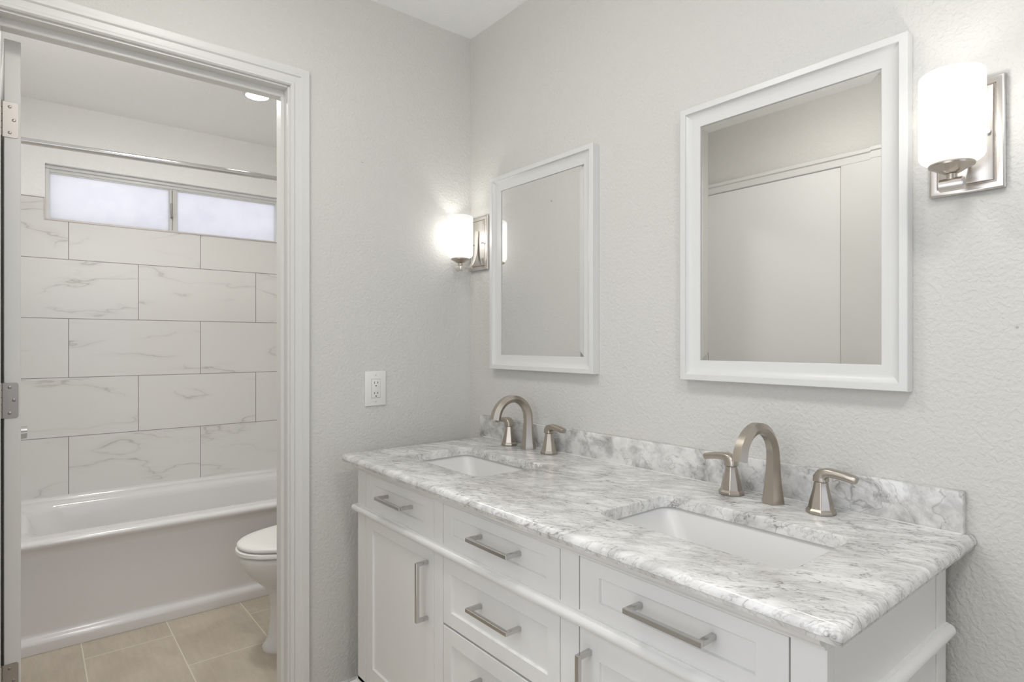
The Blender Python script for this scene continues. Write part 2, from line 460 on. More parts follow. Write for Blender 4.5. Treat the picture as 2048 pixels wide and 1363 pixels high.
# ------------------------------------------------------------------ door casing, jamb, stop
prof = [(0, 0.000), (0, 0.008), (0.004, 0.0125), (0.010, 0.0135), (0.014, 0.0105), (0.020, 0.0115), (0.030, 0.0120), (0.034, 0.0165), (0.040, 0.0185), (0.052, 0.0175), (0.057, 0.0185), (0.0605, 0.0165), (0.0625, 0.010), (0.0625, 0.0)]
# offsets measured from the inner edge outwards
XI, ZI = -0.7205, 2.0635; XIL = JL - 0.005
def casing(name, y_face, sgn, mat, label=None):
    b = BM()
    loops = []
    for off, h in prof:
        y = y_face + sgn * h
        loops.append([(XIL - off, y, 0.0), (XIL - off, y, ZI + off), (XI + off, y, ZI + off), (XI + off, y, 0.0)])
    loft(b, loops, False)
    return struct(obj(name, b, mat, smooth=28), label)
casing('trim_2', -0.0003, -1, M['trim'], 'white moulded casing around the doorway')
casing('trim_3', 0.1103, 1, M['trim'])
b = BM()
jt = 0.003
box(b, JR - 0.0015, JR + 0.006, -0.0005, 0.1105, 0, JH + 0.01); box(b, JL - 0.006, JL + 0.0015, -0.0005, 0.1105, 0, JH + 0.01)
box(b, JL, JR, -0.0005, 0.1105, JH - 0.0012, JH + 0.015)
# stops
box(b, JR - 0.0115, JR, 0.036, 0.074, 0, 2.037, 0.0005); box(b, JL, JL + 0.010, 0.036, 0.074, 0, 2.037, 0.0005)
box(b, JL, JR, 0.036, 0.074, 2.0365, JH + 0.001, 0.002)
struct(obj('trim_4', b, M['trim'], smooth=30), 'white door jamb and stop lining the doorway')
# baseboards
b = BM(); box(b, XI + 0.0635, -0.002, -0.013, 0.0, 0, 0.060, 0.003); struct(obj('baseboard_left', b, M['trim']))
b = BM(); box(b, -0.013, 0.0, YB, -1.66, 0, 0.085, 0.003); struct(obj('baseboard_right', b, M['trim']))

# open door: hinged on the left jamb, swung into the bath room
ddir = Vector((-math.sin(R(3.0)), math.cos(R(3.0)), 0))
hx, hy = -1.433, 0.119
door = bpy.data.objects.new('door_1', bpy.data.meshes.new('door_1'))
b = BM(); box(b, 0, 0.0352, 0, 0.705, 0.012, 2.038, 0.0015)
for z0, z1 in ((0.25, 0.95), (1.10, 1.90)):
    pass
door = struct(obj('door_1', b, M['trim']), 'white door standing open into the bath room, seen on its hinge edge')
door.location = (hx, hy, 0); door.rotation_euler = (0, 0, R(3.0))
# raised panel mouldings on the door's faces
for fx, sg in ((0.0352, 1), (0.0, -1)):
    for z0, z1 in ((0.25, 0.95), (1.10, 1.90)):
        b = BM()
        lo = []
        for ins, h in ((0, 0), (0.004, 0.004), (0.012, 0.005), (0.018, 0.001), (0.022, 0)):
            lo.append([(fx + sg * h, 0.12 + ins, z0 + ins), (fx + sg * h, 0.585 - ins, z0 + ins), (fx + sg * h, 0.585 - ins, z1 - ins), (fx + sg * h, 0.12 + ins, z1 - ins)])
        loft(b, lo, True)
        obj('door_panel', b, M['trim'], door, local=True)
def hinge(zc, lab):
    b = BM()
    pts = [(x + 0.0, z) for x, z in rrect(-0.012, 0.0300, -0.0470, 0.0470, 0.006, 5)]
    # square the hidden left corners
    lo0 = [(x, -0.0022, z + zc) for x, z in pts]; lo1 = [(x, 0.0, z + zc) for x, z in pts]
    loft(b, [lo0, lo1], True, True, True)
    h = obj('hinge', b, M['hinge'], door, local=True, smooth=30)
    h['label'] = lab
    b = BM(); 
    for k in range(5):
        lathe(b, [(0.0055, zc - 0.047 + 0.0188 * k + 0.0004), (0.0062, zc - 0.047 + 0.0188 * k + 0.001), (0.0062, zc - 0.047 + 0.0188 * (k + 1) - 0.001), (0.0055, zc - 0.047 + 0.0188 * (k + 1) - 0.0004)], 14, (-0.0085, -0.006, 0))
    obj('knuckle', b, M['hinge'], h, local=True, smooth=40)
    for sx, sz in ((0.012, 0.0345), (0.0205, 0.0), (0.012, -0.0345)):
        b = BM(); lathe(b, [(0.0002, -0.0030), (0.0030, -0.0030), (0.0042, -0.0022)], 14, (sx, 0, zc + sz), 'Y', True)
        box(b, sx - 0.0024, sx + 0.0024, -0.0034, -0.0030, zc + sz - 0.0006, zc + sz + 0.0006)
        box(b, sx - 0.0006, sx + 0.0006, -0.0034, -0.0030, zc + sz - 0.0024, zc + sz + 0.0024)
        obj('screw', b, M['screw'], h, local=True, smooth=40)
hinge(1.8226, 'satin nickel hinge leaf at the top of the door edge')
hinge(1.0720, 'satin nickel hinge leaf in the middle of the door edge')
hinge(0.3200, 'satin nickel hinge leaf low on the door edge')
b = BM(); lathe(b, [(0.0, 0.0), (0.032, 0.0), (0.032, 0.006), (0.012, 0.010), (0.012, 0.03), (0.026, 0.045), (0.026, 0.055), (0.010, 0.062), (0.0, 0.062)], 24, (-0.0623, 0.645, 0.95), 'X', False)
obj('handle', b, M['nickel'], door, local=True, smooth=40)

# closet doors on the opposite wall (seen in the large mirror)
b = BM()
HX = XO + 0.018
box(b, XO, HX, -1.025, 0.0005, 2.068, 2.126, 0.004); box(b, XO, HX + 0.006, -1.025, 0.0005, 2.104, 2.126, 0.004)
box(b, XO, HX, -0.026, 0.0005, 0, 2.07, 0.002); 
box(b, XO, HX, -1.025, -0.748, 0, 2.07, 0.002)
struct(obj('trim_5', b, M['trim']), 'white casing over the closet doors, seen in the large mirror')
for nm, y0, y1 in (('door_2', -0.745, -0.029),):
    b = BM(); box(b, XO, XO + 0.012, y0, y1, 0.01, 2.066, 0.001)
    struct(obj(nm, b, M['cab']), 'plain white closet door seen in the large mirror' if nm == 'door_2' else None)

# ------------------------------------------------------------------ ceiling lamps
def dome(name, loc, r, drop, label, mat):
    t = thing(name, label, 'ceiling light', loc)
    b = BM(); lathe(b, [(r * 1.08, 0), (r * 1.08, -0.012), (r * 1.0, -0.016), (r * 0.98, 0)], 40, loc, 'Z', False)
    obj('rim', b, M['nickel_light'], t, smooth=40)
    b = BM(); lathe(b, [(r * 0.99, -0.006)] + [(r * 0.99 * math.cos(R(a)), -0.010 - drop * math.sin(R(a))) for a in range(0, 90, 10)] + [(0.001, -0.010 - drop)], 40, loc, 'Z', False)
    obj('diffuser', b, mat, t, smooth=60)
    return t
dome('ceiling_light', (-0.95, -2.15, CZ), 0.16, 0.095, 'unseen round white dome light added to brighten the vanity room', M['dome'])  # unseen dome, put in for soft ambient light
dome('ceiling_light', (-1.05, -0.80, CZ), 0.16, 0.095, 'unseen round white dome light added nearer the doorway as fill', M['dome'])  # second unseen dome, added for more ambient
dome('ceiling_light', (-0.95, 0.72, CZ2), 0.13, 0.045, 'round dome light in the middle of the bath room ceiling', M['dome_bath'])
dome('recessed_light', (-0.528, 1.035, CZ2), 0.052, 0.006, 'small bright round light just under the doorway head', M['lamp'])

# ------------------------------------------------------------------ bathtub
tub = thing('bathtub', 'white alcove bathtub with a flat apron below the tiled wall', 'bathtub', (-0.75, 1.41, 0))
b = BM()
X0, X1 = XL + 0.009, -0.009
ap = [(1.052, 0.0), (1.030, 0.001), (1.029, 0.034), (1.0305, 0.042), (1.036, 0.052), (1.044, 0.059), (1.049, 0.066), (1.050, 0.080), (1.050, 0.375), (1.046, 0.398),
      (1.036, 0.410), (1.029, 0.418), (1.028, 0.428), (1.033, 0.437), (1.045, 0.441), (1.060, 0.442)]
loft(b, [[(X0, y, z) for y, z in ap], [(X1, y, z) for y, z in ap]], False)
lp = []
def L(x0, x1, y0, y1, r, z): return [(x, y, z) for x, y in rrect(x0, x1, y0, y1, r, 8)]
lp = [L(X0, X1, 1.058, 1.788, 0.002, 0.442), L(X0 + 0.05, X1 - 0.05, 1.115, 1.740, 0.06, 0.441), L(X0 + 0.08, X1 - 0.08, 1.150, 1.722, 0.10, 0.436),
      L(X0 + 0.10, X1 - 0.10, 1.165, 1.712, 0.12, 0.424), L(X0 + 0.112, X1 - 0.112, 1.172, 1.706, 0.13, 0.400), L(X0 + 0.15, X1 - 0.125, 1.19, 1.695, 0.14, 0.25),
      L(X0 + 0.19, X1 - 0.14, 1.205, 1.68, 0.15, 0.14), L(X0 + 0.24, X1 - 0.17, 1.24, 1.64, 0.15, 0.11), L(X0 + 0.30, X1 - 0.25, 1.30, 1.58, 0.10, 0.105)]
loft(b, lp, True, False, True)
loft(b, [[(X0, 1.772, 0.442), (X0, 1.776, 0.452), (X0, 1.788, 0.458)], [(X1, 1.772, 0.442), (X1, 1.776, 0.452), (X1, 1.788, 0.458)]], False)
obj('basin', b, M['tub'], tub, smooth=50)
b = BM(); box(b, X0, X1, 1.786, 1.7898, 0.44, 0.462, 0.002); obj('caulk_line', b, M['porc'], tub)
b = BM(); lathe(b, [(0.0, 0.0), (0.038, 0.0), (0.038, 0.004), (0.030, 0.008), (0.0, 0.009)], 24, (X0 + 0.125, 1.44, 0.33), 'X', False)
obj('overflow_plate', b, M['chrome'], tub, smooth=40)
# shower rod
rod = thing('shower_curtain_rod', 'chrome telescoping shower curtain rod across the tub opening', 'curtain rod', (-0.75, 1.03, 2.03))
def rz(x): return 2.0147 + 0.0216 * (x + 1.5)
RY = 1.045
for nm, xa, xb, r in (('outer_tube', X0 + 0.005, -0.505, 0.0128), ('inner_tube', -0.515, X1 - 0.005, 0.0108)):
    b = BM(); sweep(b, [(xa, RY, rz(xa)), (xb, RY, rz(xb))], lambda i, t: circ(r, 24)); obj(nm, b, M['chrome'], rod, smooth=40)
for xx, s in ((X0 - 0.001, 1), (X1 + 0.001, -1)):
    b = BM(); lathe(b, [(0.0, 0), (0.032, 0.0), (0.030, s * 0.010), (0.017, s * 0.016), (0.014, s * 0.03)], 24, (xx, RY, rz(xx)), 'X', False)
    obj('flange', b, M['chrome'], rod, smooth=40)
# shower head and valve on the left end wall
sh = thing('shower', 'chrome shower head on its arm, glimpsed beside the door edge', 'shower head', (XL + 0.008, 1.41, 2.02))
b = BM(); sweep(b, [(XL + 0.008, 1.41, 2.03), (XL + 0.03, 1.41, 2.034), (XL + 0.048, 1.41, 2.022), (XL + 0.058, 1.41, 2.000)], lambda i, t: circ(0.008, 14)); obj('arm', b, M['chrome'], sh, smooth=40)
b = BM(); lathe(b, [(0.0, 0.03), (0.012, 0.028), (0.016, 0.012), (0.030, -0.010), (0.030, -0.020), (0.0, -0.022)], 24, (XL + 0.060, 1.41, 1.975), 'Z', False); obj('spray_head', b, M['chrome'], sh, smooth=40)
b = BM(); lathe(b, [(0.0, 0.006), (0.025, 0.004), (0.026, 0.0)], 24, (XL + 0.008, 1.41, 2.03), 'X', False); obj('flange', b, M['chrome'], sh, smooth=40)
va = thing('shower_valve', 'small chrome lever of the tub valve just right of the door edge', 'valve', (XL + 0.008, 1.41, 0.83))
b = BM(); lathe(b, [(0.0, 0.03), (0.020, 0.028), (0.022, 0.010), (0.075, 0.006), (0.078, 0.0)], 32, (XL + 0.008, 1.41, 0.835), 'X', False); obj('escutcheon', b, M['chrome'], va, smooth=40)
b = BM(); lathe(b, [(0.0, 0.105), (0.018, 0.104), (0.020, 0.03), (0.0, 0.03)], 20, (XL + 0.008, 1.41, 0.843), 'X', False)
box(b, XL + 0.088, XL + 0.112, 1.398, 1.422, 0.807, 0.850, 0.003)
obj('lever', b, M['chrome'], va, smooth=40)

# ------------------------------------------------------------------ toilet
TY = 0.50
toi = thing('toilet', 'white elongated toilet with closed lid, half hidden by the door casing', 'toilet', (-0.40, TY, 0))
def egg(xf, xb, wd, z, n=40, sh=0.62):
    """plan outline: pointed-oval front toward -x"""
    pts = []
    xc = xf + (xb - xf) * sh
    for k in range(n):
        a = 2 * math.pi * k / n
        c, s = math.cos(a), math.sin(a)
        rx = (xb - xc) if c > 0 else (xc - xf)
        pts.append((xc + rx * c, TY + wd * (abs(s) ** 0.92) * (1 if s >= 0 else -1), z))
    return pts
b = BM()
secs = [(-0.658, -0.10, 0.118, 0.0), (-0.660, -0.10, 0.120, 0.012), (-0.648, -0.10, 0.112, 0.028), (-0.638, -0.10, 0.102, 0.05), (-0.632, -0.10, 0.100, 0.10), (-0.628, -0.10, 0.100, 0.17),
        (-0.632, -0.12, 0.104, 0.205), (-0.640, -0.15, 0.122, 0.24), (-0.676, -0.18, 0.145, 0.275), (-0.710, -0.20, 0.165, 0.31), (-0.735, -0.21, 0.178, 0.345), (-0.748, -0.215, 0.184, 0.375), (-0.750, -0.215, 0.185, 0.392), (-0.744, -0.22, 0.180, 0.398)]
loft(b, [egg(*s) for s in secs], True, True, True)
obj('bowl', b, M['porc'], toi, smooth=60)
b = BM()
loft(b, [egg(-0.748, -0.235, 0.184, 0.4015), egg(-0.757, -0.232, 0.190, 0.405), egg(-0.757, -0.232, 0.190, 0.418), egg(-0.752, -0.236, 0.186, 0.4205)], True, True, True)
obj('seat', b, M['plastic'], toi, smooth=60)
b = BM()
loft(b, [egg(-0.746, -0.240, 0.182, 0.424), egg(-0.752, -0.236, 0.187, 0.4275), egg(-0.752, -0.236, 0.187, 0.436), egg(-0.745, -0.240, 0.181, 0.4415), egg(-0.70, -0.26, 0.15, 0.4465), egg(-0.60, -0.33, 0.07, 0.4495)], True, True, True)
obj('lid', b, M['plastic'], toi, smooth=60)
b = BM(); box(b, -0.21, -0.012, TY - 0.215, TY + 0.215, 0.38, 0.74, 0.02, 3); obj('tank', b, M['porc'], toi, smooth=40)
b = BM(); box(b, -0.218, -0.006, TY - 0.222, TY + 0.222, 0.742, 0.775, 0.010, 3); obj('tank_lid', b, M['porc'], toi, smooth=40)
b = BM(); box(b, -0.225, -0.211, TY - 0.17, TY - 0.10, 0.67, 0.685, 0.003, 2); obj('flush_lever', b, M['chrome'], toi, smooth=40)

# ------------------------------------------------------------------ outlet
out = thing('power_outlet', 'white double power outlet on the wall left of the vanity', 'outlet', (-0.4178, 0.0, 1.0635))
b = BM(); box(b, -0.4586, -0.377, -0.0062, 0.0004, 1.0011, 1.1257, 0.0035, 3); obj('cover_plate', b, M['plastic'], out, smooth=50)
b = BM(); box(b, -0.4348, -0.4008, -0.0066, -0.0050, 1.0300, 1.0970, 0.0002); obj('shadow_gap', b, M['dark'], out)
b = BM(); box(b, -0.4341, -0.4015, -0.0078, -0.0055, 1.0306, 1.0964, 0.0006, 2); rec = obj('receptacle', b, M['plastic'], out, smooth=50)
for k, zc in enumerate((1.0810, 1.0440)):
    b = BM()
    for dx, hh in ((-0.0063, 0.0042), (0.0063, 0.0034)):
        box(b, -0.4178 + dx - 0.0011, -0.4178 + dx + 0.0011, -0.0080, -0.0070, zc + 0.0035 - hh, zc + 0.0035 + hh)
    lathe(b, [(0.0, -0.0080), (0.0024, -0.0080), (0.0024, -0.0070)], 14, (-0.4178, 0, zc - 0.0078), 'Y', False)
    obj('socket', b, M['plug'], rec)
for zc in (1.1105, 1.0165):
    b = BM(); lathe(b, [(0.0, -0.0072), (0.0022, -0.0070), (0.0028, -0.0060)], 14, (-0.4178, 0, zc), 'Y', False); box(b, -0.4181, -0.4175, -0.0075, -0.0070, zc - 0.002, zc + 0.002)
    obj('screw', b, M['alum'], out)

# ------------------------------------------------------------------ mirrors (local, origin at wall, frame centre)
FWD, FH = 0.5300, 0.7150
def make_mirror(loc, label):
    t = thing('wall_mirror', label, 'mirror', loc, 'white framed mirrors')
    hw, hh = FWD / 2, FH / 2
    b = BM()
    pr = [(0.0, 0.0), (0.0, 0.0285), (0.0012, 0.030), (0.0148, 0.030), (0.0158, 0.0290), (0.0162, 0.0262), (0.0185, 0.0235), (0.0240, 0.0205), (0.0320, 0.0180), (0.0400, 0.0163), (0.0470, 0.0153), (0.0505, 0.0150), (0.0520, 0.0140), (0.0524, 0.0040)]
    mitre_frame(b, -hw, hw, -hh, hh, pr)
    mitre_frame(b, -hw, hw, -hh, hh, [(0.0, 0.0), (0.0524, 0.0040)])
    bmesh.ops.remove_doubles(b, verts=b.verts, dist=0.00001)
    obj('frame', b, M['frame'], t, local=True, smooth=24)
    b = BM()
    mitre_frame(b, -hw, hw, -hh, hh, [(0.0515, 0.0110), (0.0524, 0.01135), (0.0524 + 0.021, 0.0117)])
    i = 0.0524 + 0.021
    vs = [b.verts.new(p) for p in ((-0.0117, -hw + i, -hh + i), (-0.0117, hw - i, -hh + i), (-0.0117, hw - i, hh - i), (-0.0117, -hw + i, hh - i))]
    b.faces.new(vs)
    bmesh.ops.remove_doubles(b, verts=b.verts, dist=0.00001)
    obj('glass', b, M['mirror'], t, local=True)
    return t
m1 = make_mirror((-0.0006, -0.4309, 1.4869), 'white framed mirror nearest the room corner, over the left sink')
dup(m1, (-0.0006, -1.2785, 1.4860), 'white framed mirror over the right sink, nearer the camera')

# ------------------------------------------------------------------ sconces (local origin on the wall at plate centre)
def make_sconce(loc, label):
    t = thing('wall_sconce', label, 'wall light', loc, 'brushed nickel sconces beside the mirrors')
    zc = loc[2]
    def Zl(z): return z - 1.6125
    b = BM()
    hw, hh = 0.0585, 0.1035
    mitre_frame(b, -hw, hw, -hh, hh, [(0, 0), (0, 0.008), (0.0015, 0.0098), (0.004, 0.0105), (0.0125, 0.0105), (0.0135, 0.0095), (0.0145, 0.0065), (0.0155, 0.0065), (0.0165, 0.012), (0.018, 0.013)])
    i = 0.018
    b.faces.new([b.verts.new(p) for p in ((-0.013, -hw + i, -hh + i), (-0.013, hw - i, -hh + i), (-0.013, hw - i, hh - i), (-0.013, -hw + i, hh - i))])
    bmesh.ops.remove_doubles(b, verts=b.verts, dist=0.00001)
    obj('backplate', b, M['nickel_light'], t, local=True, smooth=35)
    for yy in (-0.0445, 0.0445):
        b = BM(); lathe(b, [(0.0, -0.024), (0.004, -0.0235), (0.0045, -0.020), (0.003, -0.017), (0.003, -0.012)], 14, (0, yy * 0.82, Zl(1.612)), 'X', False)
        obj('mounting_knob', b, M['nickel_light'], t, local=True, smooth=40)
    # ribbon arm
    path = [(-0.0165, 0, Zl(1.662)), (-0.0175, 0, Zl(1.63)), (-0.0185, 0, Zl(1.595)), (-0.0215, 0, Zl(1.57)), (-0.028, 0, Zl(1.548)), (-0.039, 0, Zl(1.528)), (-0.054, 0, Zl(1.516)), (-0.072, 0, Zl(1.5115)), (-0.090, 0, Zl(1.511))]
    b = BM()
    def sec(i, tt):
        hwid = 0.0085; th = 0.0028
        return [(-hwid, -th), (hwid, -th), (hwid, th), (-hwid, th)]
    sweep(b, path, sec)
    obj('arm', b, M['nickel_light'], t, local=True, smooth=30, bevel=0.0008)
    cx = -0.0951
    b = BM(); lathe(b, [(0.0, -0.019), (0.0095, -0.019), (0.0115, -0.017), (0.0118, 0.0), (0.0115, 0.017), (0.0095, 0.019), (0.0, 0.019)], 24, (cx, 0, Zl(1.5105)), 'Y', False)
    obj('knuckle', b, M['nickel_light'], t, local=True, smooth=40)
    b = BM(); lathe(b, [(0.0, Zl(1.518)), (0.0085, Zl(1.519)), (0.0085, Zl(1.5285)), (0.011, Zl(1.5295)), (0.014, Zl(1.531)), (0.030, Zl(1.5405)), (0.0345, Zl(1.5425)), (0.0352, Zl(1.5455)), (0.034, Zl(1.5475)), (0.0, Zl(1.548))], 40, (cx, 0, 0), 'Z', False)
    obj('cup', b, M['nickel'], t, local=True, smooth=35)
    zb, zt, r = Zl(1.5485), Zl(1.7085), 0.0495
    pr = [(0.018, zb), (0.034, zb + 0.0005), (0.042, zb + 0.003), (0.047, zb + 0.007), (r, zb + 0.013), (r, zt - 0.006), (r - 0.0012, zt - 0.002), (r - 0.003, zt)]
    b = BM(); lathe(b, pr, 56, (cx, 0, 0), 'Z', False)
    obj('glass_shade', b, M['shade'], t, local=True, smooth=60)
    b = BM(); lathe(b, [(0.0, Zl(1.548)), (0.014, Zl(1.548)), (0.014, Zl(1.575)), (0.0, Zl(1.576))], 20, (cx, 0, 0), 'Z', False)
    obj('lamp_holder', b, M['plastic'], t, local=True, smooth=40)
    return t
s1 = make_sconce((-0.0005, -0.0655, 1.6150), 'lit sconce with opal glass cylinder, in the corner left of both mirrors')
s2 = dup(s1, (-0.0005, -1.6328, 1.6115), 'lit sconce with opal glass cylinder at the right of the large mirror')
for y in (-0.0655, -1.6328):
    point('sconce_bulb', (-0.0956, y, 1.640), 0.92, (1.0, 0.98, 0.94), 0.02)

# ------------------------------------------------------------------ vanity
XF, YL, YR = -0.545, -0.1357, -1.61
XBK = -0.042
van = thing('vanity_cabinet', 'white double vanity cabinet with shaker drawers and doors under the marble top', 'vanity', (-0.30, -0.873, 0))
b = BM()   # carcass behind the frame, coloured dark so the seams read as shaded
box(b, -0.515, XBK, YR + 0.004, YL - 0.004, 0.125, 0.70)
box(b, -0.515, XBK, YR + 0.004, YL - 0.004, 0.70, 0.712)
box(b, -0.515, -0.505, YR + 0.004, YL - 0.004, 0.70, 0.825)
obj('carcass', b, M['dark'], van)
def side(yo, sg):
    """side panel: outer face at yo; sg=-1 for the right side"""
    b = BM(); t = 0.018
    box(b, XF + 0.0201, XF + 0.0475, yo, yo - sg * t, 0.12, 0.8395, 0.0008)
    box(b, XBK - 0.0490, XBK, yo, yo - sg * t, 0.12, 0.8395, 0.0008)
    box(b, XF + 0.0482, XBK - 0.0497, yo - sg * 0.0025, yo - sg * t, 0.12, 0.8395)
    box(b, XF + 0.04, XBK - 0.04, yo - sg * 0.0008, yo - sg * t, 0.12, 0.19)
    obj('side_panel', b, M['cab'], van)
side(YR, -1); side(YL, 1)
ST = [(-0.1357, -0.1905), (-0.6055, -0.6510), (-1.0915, -1.1435), (-1.5600, -1.6100)]
b = BM()
for y0, y1 in ST: box(b, XF, XF + 0.02, y1, y0, 0.125, 0.812, 0.0006)
box(b, XF, XF + 0.02, YR, YL, 0.812, 0.8395, 0.0006); box(b, XF, XF + 0.02, YR, YL, 0.110, 0.1405, 0.0006)
box(b, XF + 0.001, XF + 0.02, YR + 0.001, YL - 0.001, 0.672, 0.705)
obj('face_frame', b, M['cab'], van)
# cornice under the slab
b = BM()
cp = [(-0.545, 0.8115), (-0.5485, 0.8118), (-0.5495, 0.8150), (-0.5530, 0.8185), (-0.5590, 0.8210), (-0.5640, 0.8265), (-0.5660, 0.8310), (-0.5665, 0.8340), (-0.5710, 0.8350), (-0.5715, 0.8398)]
loft(b, [[(x, YR + 0.001, z) for x, z in cp] + [(-0.545, YR + 0.001, 0.8398)], [(x, YL - 0.001, z) for x, z in cp] + [(-0.545, YL - 0.001, 0.8398)]], True, True, True)
obj('cornice', b, M['cab'], van, smooth=30)
# bead rail wrapping three sides
def wrap(name, prof, mat, z0=0, sm=40):
    """prof: (outward, z) closed section swept round left side, front, right side"""
    loops = []
    for (x, y, dx, dy) in ((XBK, YL, 0, 1), (XF, YL, -1, 1), (XF, YR, -1, -1), (XBK, YR, 0, -1)):
        loops.append([(x + dx * o_, y + dy * o_, z) for o_, z in prof])
    b = BM(); loft(b, loops, True, True, True)
    return obj(name, b, mat, van, smooth=sm)
bead = [(-0.004, 0.6755), (0.004, 0.6760)] + [(0.004 + 0.0120 * math.sin(R(a)), 0.6890 - 0.0120 * math.cos(R(a))) for a in range(0, 181, 15)] + [(0.004, 0.7020), (-0.004, 0.7025)]
wrap('bead_rail', bead, M['cab'])
base = [(-0.006, 0.0), (0.022, 0.0), (0.022, 0.086), (0.026, 0.092), (0.028, 0.104), (0.026, 0.112), (0.018, 0.118), (0.006, 0.126), (0.004, 0.130), (-0.006, 0.130)]
wrap('base_plinth', base, M['cab'])
G = 0.0023
def shaker(name, y0, y1, z0, z1, mt, mb, ms, label=None):
    """y0 > y1; front panel with a recessed field"""
    y0 -= G; y1 += G; z0 += G; z1 -= G
    b = BM()
    x = XF
    def lp(i_s, i_b, i_t, xx): return [(xx, y0 - i_s, z0 + i_b), (xx, y1 + i_s, z0 + i_b), (xx, y1 + i_s, z1 - i_t), (xx, y0 - i_s, z1 - i_t)]
    loops = [lp(0, 0, 0, x + 0.02), lp(0, 0, 0, x + 0.0010), lp(0.001, 0.001, 0.001, x), lp(ms, mb, mt, x), lp(ms + 0.0008, mb + 0.0008, mt + 0.0008, x + 0.0008), lp(ms + 0.0022, mb + 0.0022, mt + 0.0022, x + 0.0062)]
    loft(b, loops, True, True, True)
    o = obj(name, b, M['cab'], van)
    if label: o['label'] = label
    return o
def pull(par, yc, zc, vert=False, ln=0.155):
    b = BM(); h = ln / 2; xb = XF - 0.0325; q = 0.0048
    x1 = XF + 0.0062 if vert is None else XF
    if not vert:
        box(b, xb - q, xb + q, yc - h, yc + h, zc - q, zc + q, 0.0008, 1)
        for s in (-1, 1): box(b, xb + q - 0.001, XF + 0.0075, yc + s * (h - 0.0048) - q, yc + s * (h - 0.0048) + q, zc - q, zc + q, 0.0008, 1)
    else:
        box(b, xb - q, xb + q, yc - q, yc + q, zc - h, zc + h, 0.0008, 1)
        for s in (-1, 1): box(b, xb + q - 0.001, XF + 0.0015, yc - q, yc + q, zc + s * (h - 0.0048) - q, zc + s * (h - 0.0048) + q, 0.0008, 1)
    return obj('handle', b, M['pull'], par, smooth=30)
def secs_(i): return ST[i][1], ST[i + 1][0]
ya, yb = secs_(0); d = shaker('drawer', ya, yb, 0.7025, 0.812, 0.027, 0.030, 0.0475, 'narrow drawer at the top left of the cabinet'); pull(d, -0.4055, 0.7625)
d = shaker('door', ya, yb, 0.1405, 0.6765, 0.034, 0.060, 0.0475, 'tall door at the left end of the cabinet'); pull(d, -0.5740, 0.5600, True, 0.160)
ya, yb = secs_(1); d = shaker('drawer', ya, yb, 0.7025, 0.812, 0.027, 0.030, 0.040, 'top drawer in the middle stack'); pull(d, -0.8830, 0.7620)
d = shaker('drawer', ya, yb, 0.4985, 0.6765, 0.038, 0.036, 0.036, 'second drawer in the middle stack'); pull(d, -0.8830, 0.5960)
d = shaker('drawer', ya, yb, 0.3195, 0.4975, 0.040, 0.036, 0.036, 'third drawer in the middle stack'); pull(d, -0.8830, 0.4180)
d = shaker('drawer', ya, yb, 0.1405, 0.3185, 0.040, 0.036, 0.036, 'bottom drawer in the middle stack'); pull(d, -0.8830, 0.2390)
ya, yb = secs_(2); d = shaker('drawer', ya, yb, 0.7025, 0.812, 0.027, 0.028, 0.0495, 'top drawer at the right of the cabinet'); pull(d, -1.3620, 0.7620)
d = shaker('door', ya, yb, 0.1405, 0.6765, 0.050, 0.060, 0.0495, 'door at the right end of the cabinet'); pull(d, -1.1735, 0.5590, True, 0.160)

# countertop with two sink cut-outs
ZT = 0.866
SX0, SX1, SY0, SY1 = -0.5905, -0.0015, -1.6480, -0.1085
ct = thing('countertop', 'grey-veined white marble countertop with an eased edge on the vanity', 'countertop', (-0.30, -0.873, 0.84))
def rect_loop(off, z):   # off: outward growth relative to the nominal outer edge
    pts = []
    r = max(0.006 + off, 0.001)
    x0, x1, y0, y1 = SX0 - off, SX1, SY0 - off, SY1 + off
    pts.append((x1, y1, z))
    for k in range(7):
        a = R(90 + 15 * k); pts.append((x0 + r + r * math.cos(a), y1 - r + r * math.sin(a), z))
    for k in range(7):
        a = R(180 + 15 * k); pts.append((x0 + r + r * math.cos(a), y0 + r + r * math.sin(a), z))
    pts.append((x1, y0, z))
    return pts
HOLES = [(-0.4450, -0.1990, -0.6700, -0.2650, 0.030), (-0.4470, -0.2020, -1.5100, -1.0970, 0.030)]
b = BM()
ep = [(-0.0150, 0.0), (-0.0100, -0.0006), (-0.0060, -0.0022), (-0.0030, -0.0048), (-0.0012, -0.0080), (0.0, -0.0120), (0.0, -0.0160), (-0.0025, -0.0185), (-0.0030, -0.0225), (-0.0045, -0.0250), (-0.0090, -0.0262)]
loops = [rect_loop(o_, ZT + dz) for o_, dz in ep]
vl = loft(b, loops, True)
top_outer, bot_outer = vl[0], vl[-1]
he = [(-0.004, 0.0), (-0.0015, -0.0008), (0.0, -0.003), (0.0, -0.0262)]
htop, hbot = [], []
for x0, x1, y0, y1, r in HOLES:
    lp = [[(x, y, ZT + dz) for x, y in rrect(x0 + o_, x1 - o_, y0 + o_, y1 - o_, r - o_, 6)] for o_, dz in he]
    v = loft(b, lp, True); htop.append(v[0]); hbot.append(v[-1])
def fill(outer, holes):
    es = []
    for lp in [outer] + holes:
        for i in range(len(lp)):
            a_, c_ = lp[i], lp[(i + 1) % len(lp)]
            e = b.edges.get((a_, c_)) or b.edges.new((a_, c_)); es.append(e)
    bmesh.ops.triangle_fill(b, use_beauty=True, use_dissolve=False, edges=es)
fill(top_outer, htop); fill(bot_outer, hbot)
obj('slab', b, M['marble'], ct, smooth=40)
b = BM(); box(b, -0.0205, -0.0005, SY0 + 0.016, SY1 + 0.0185, ZT - 0.0005, ZT + 0.0795, 0.003, 2)
obj('backsplash', b, M['marble_splash'], ct, smooth=40)
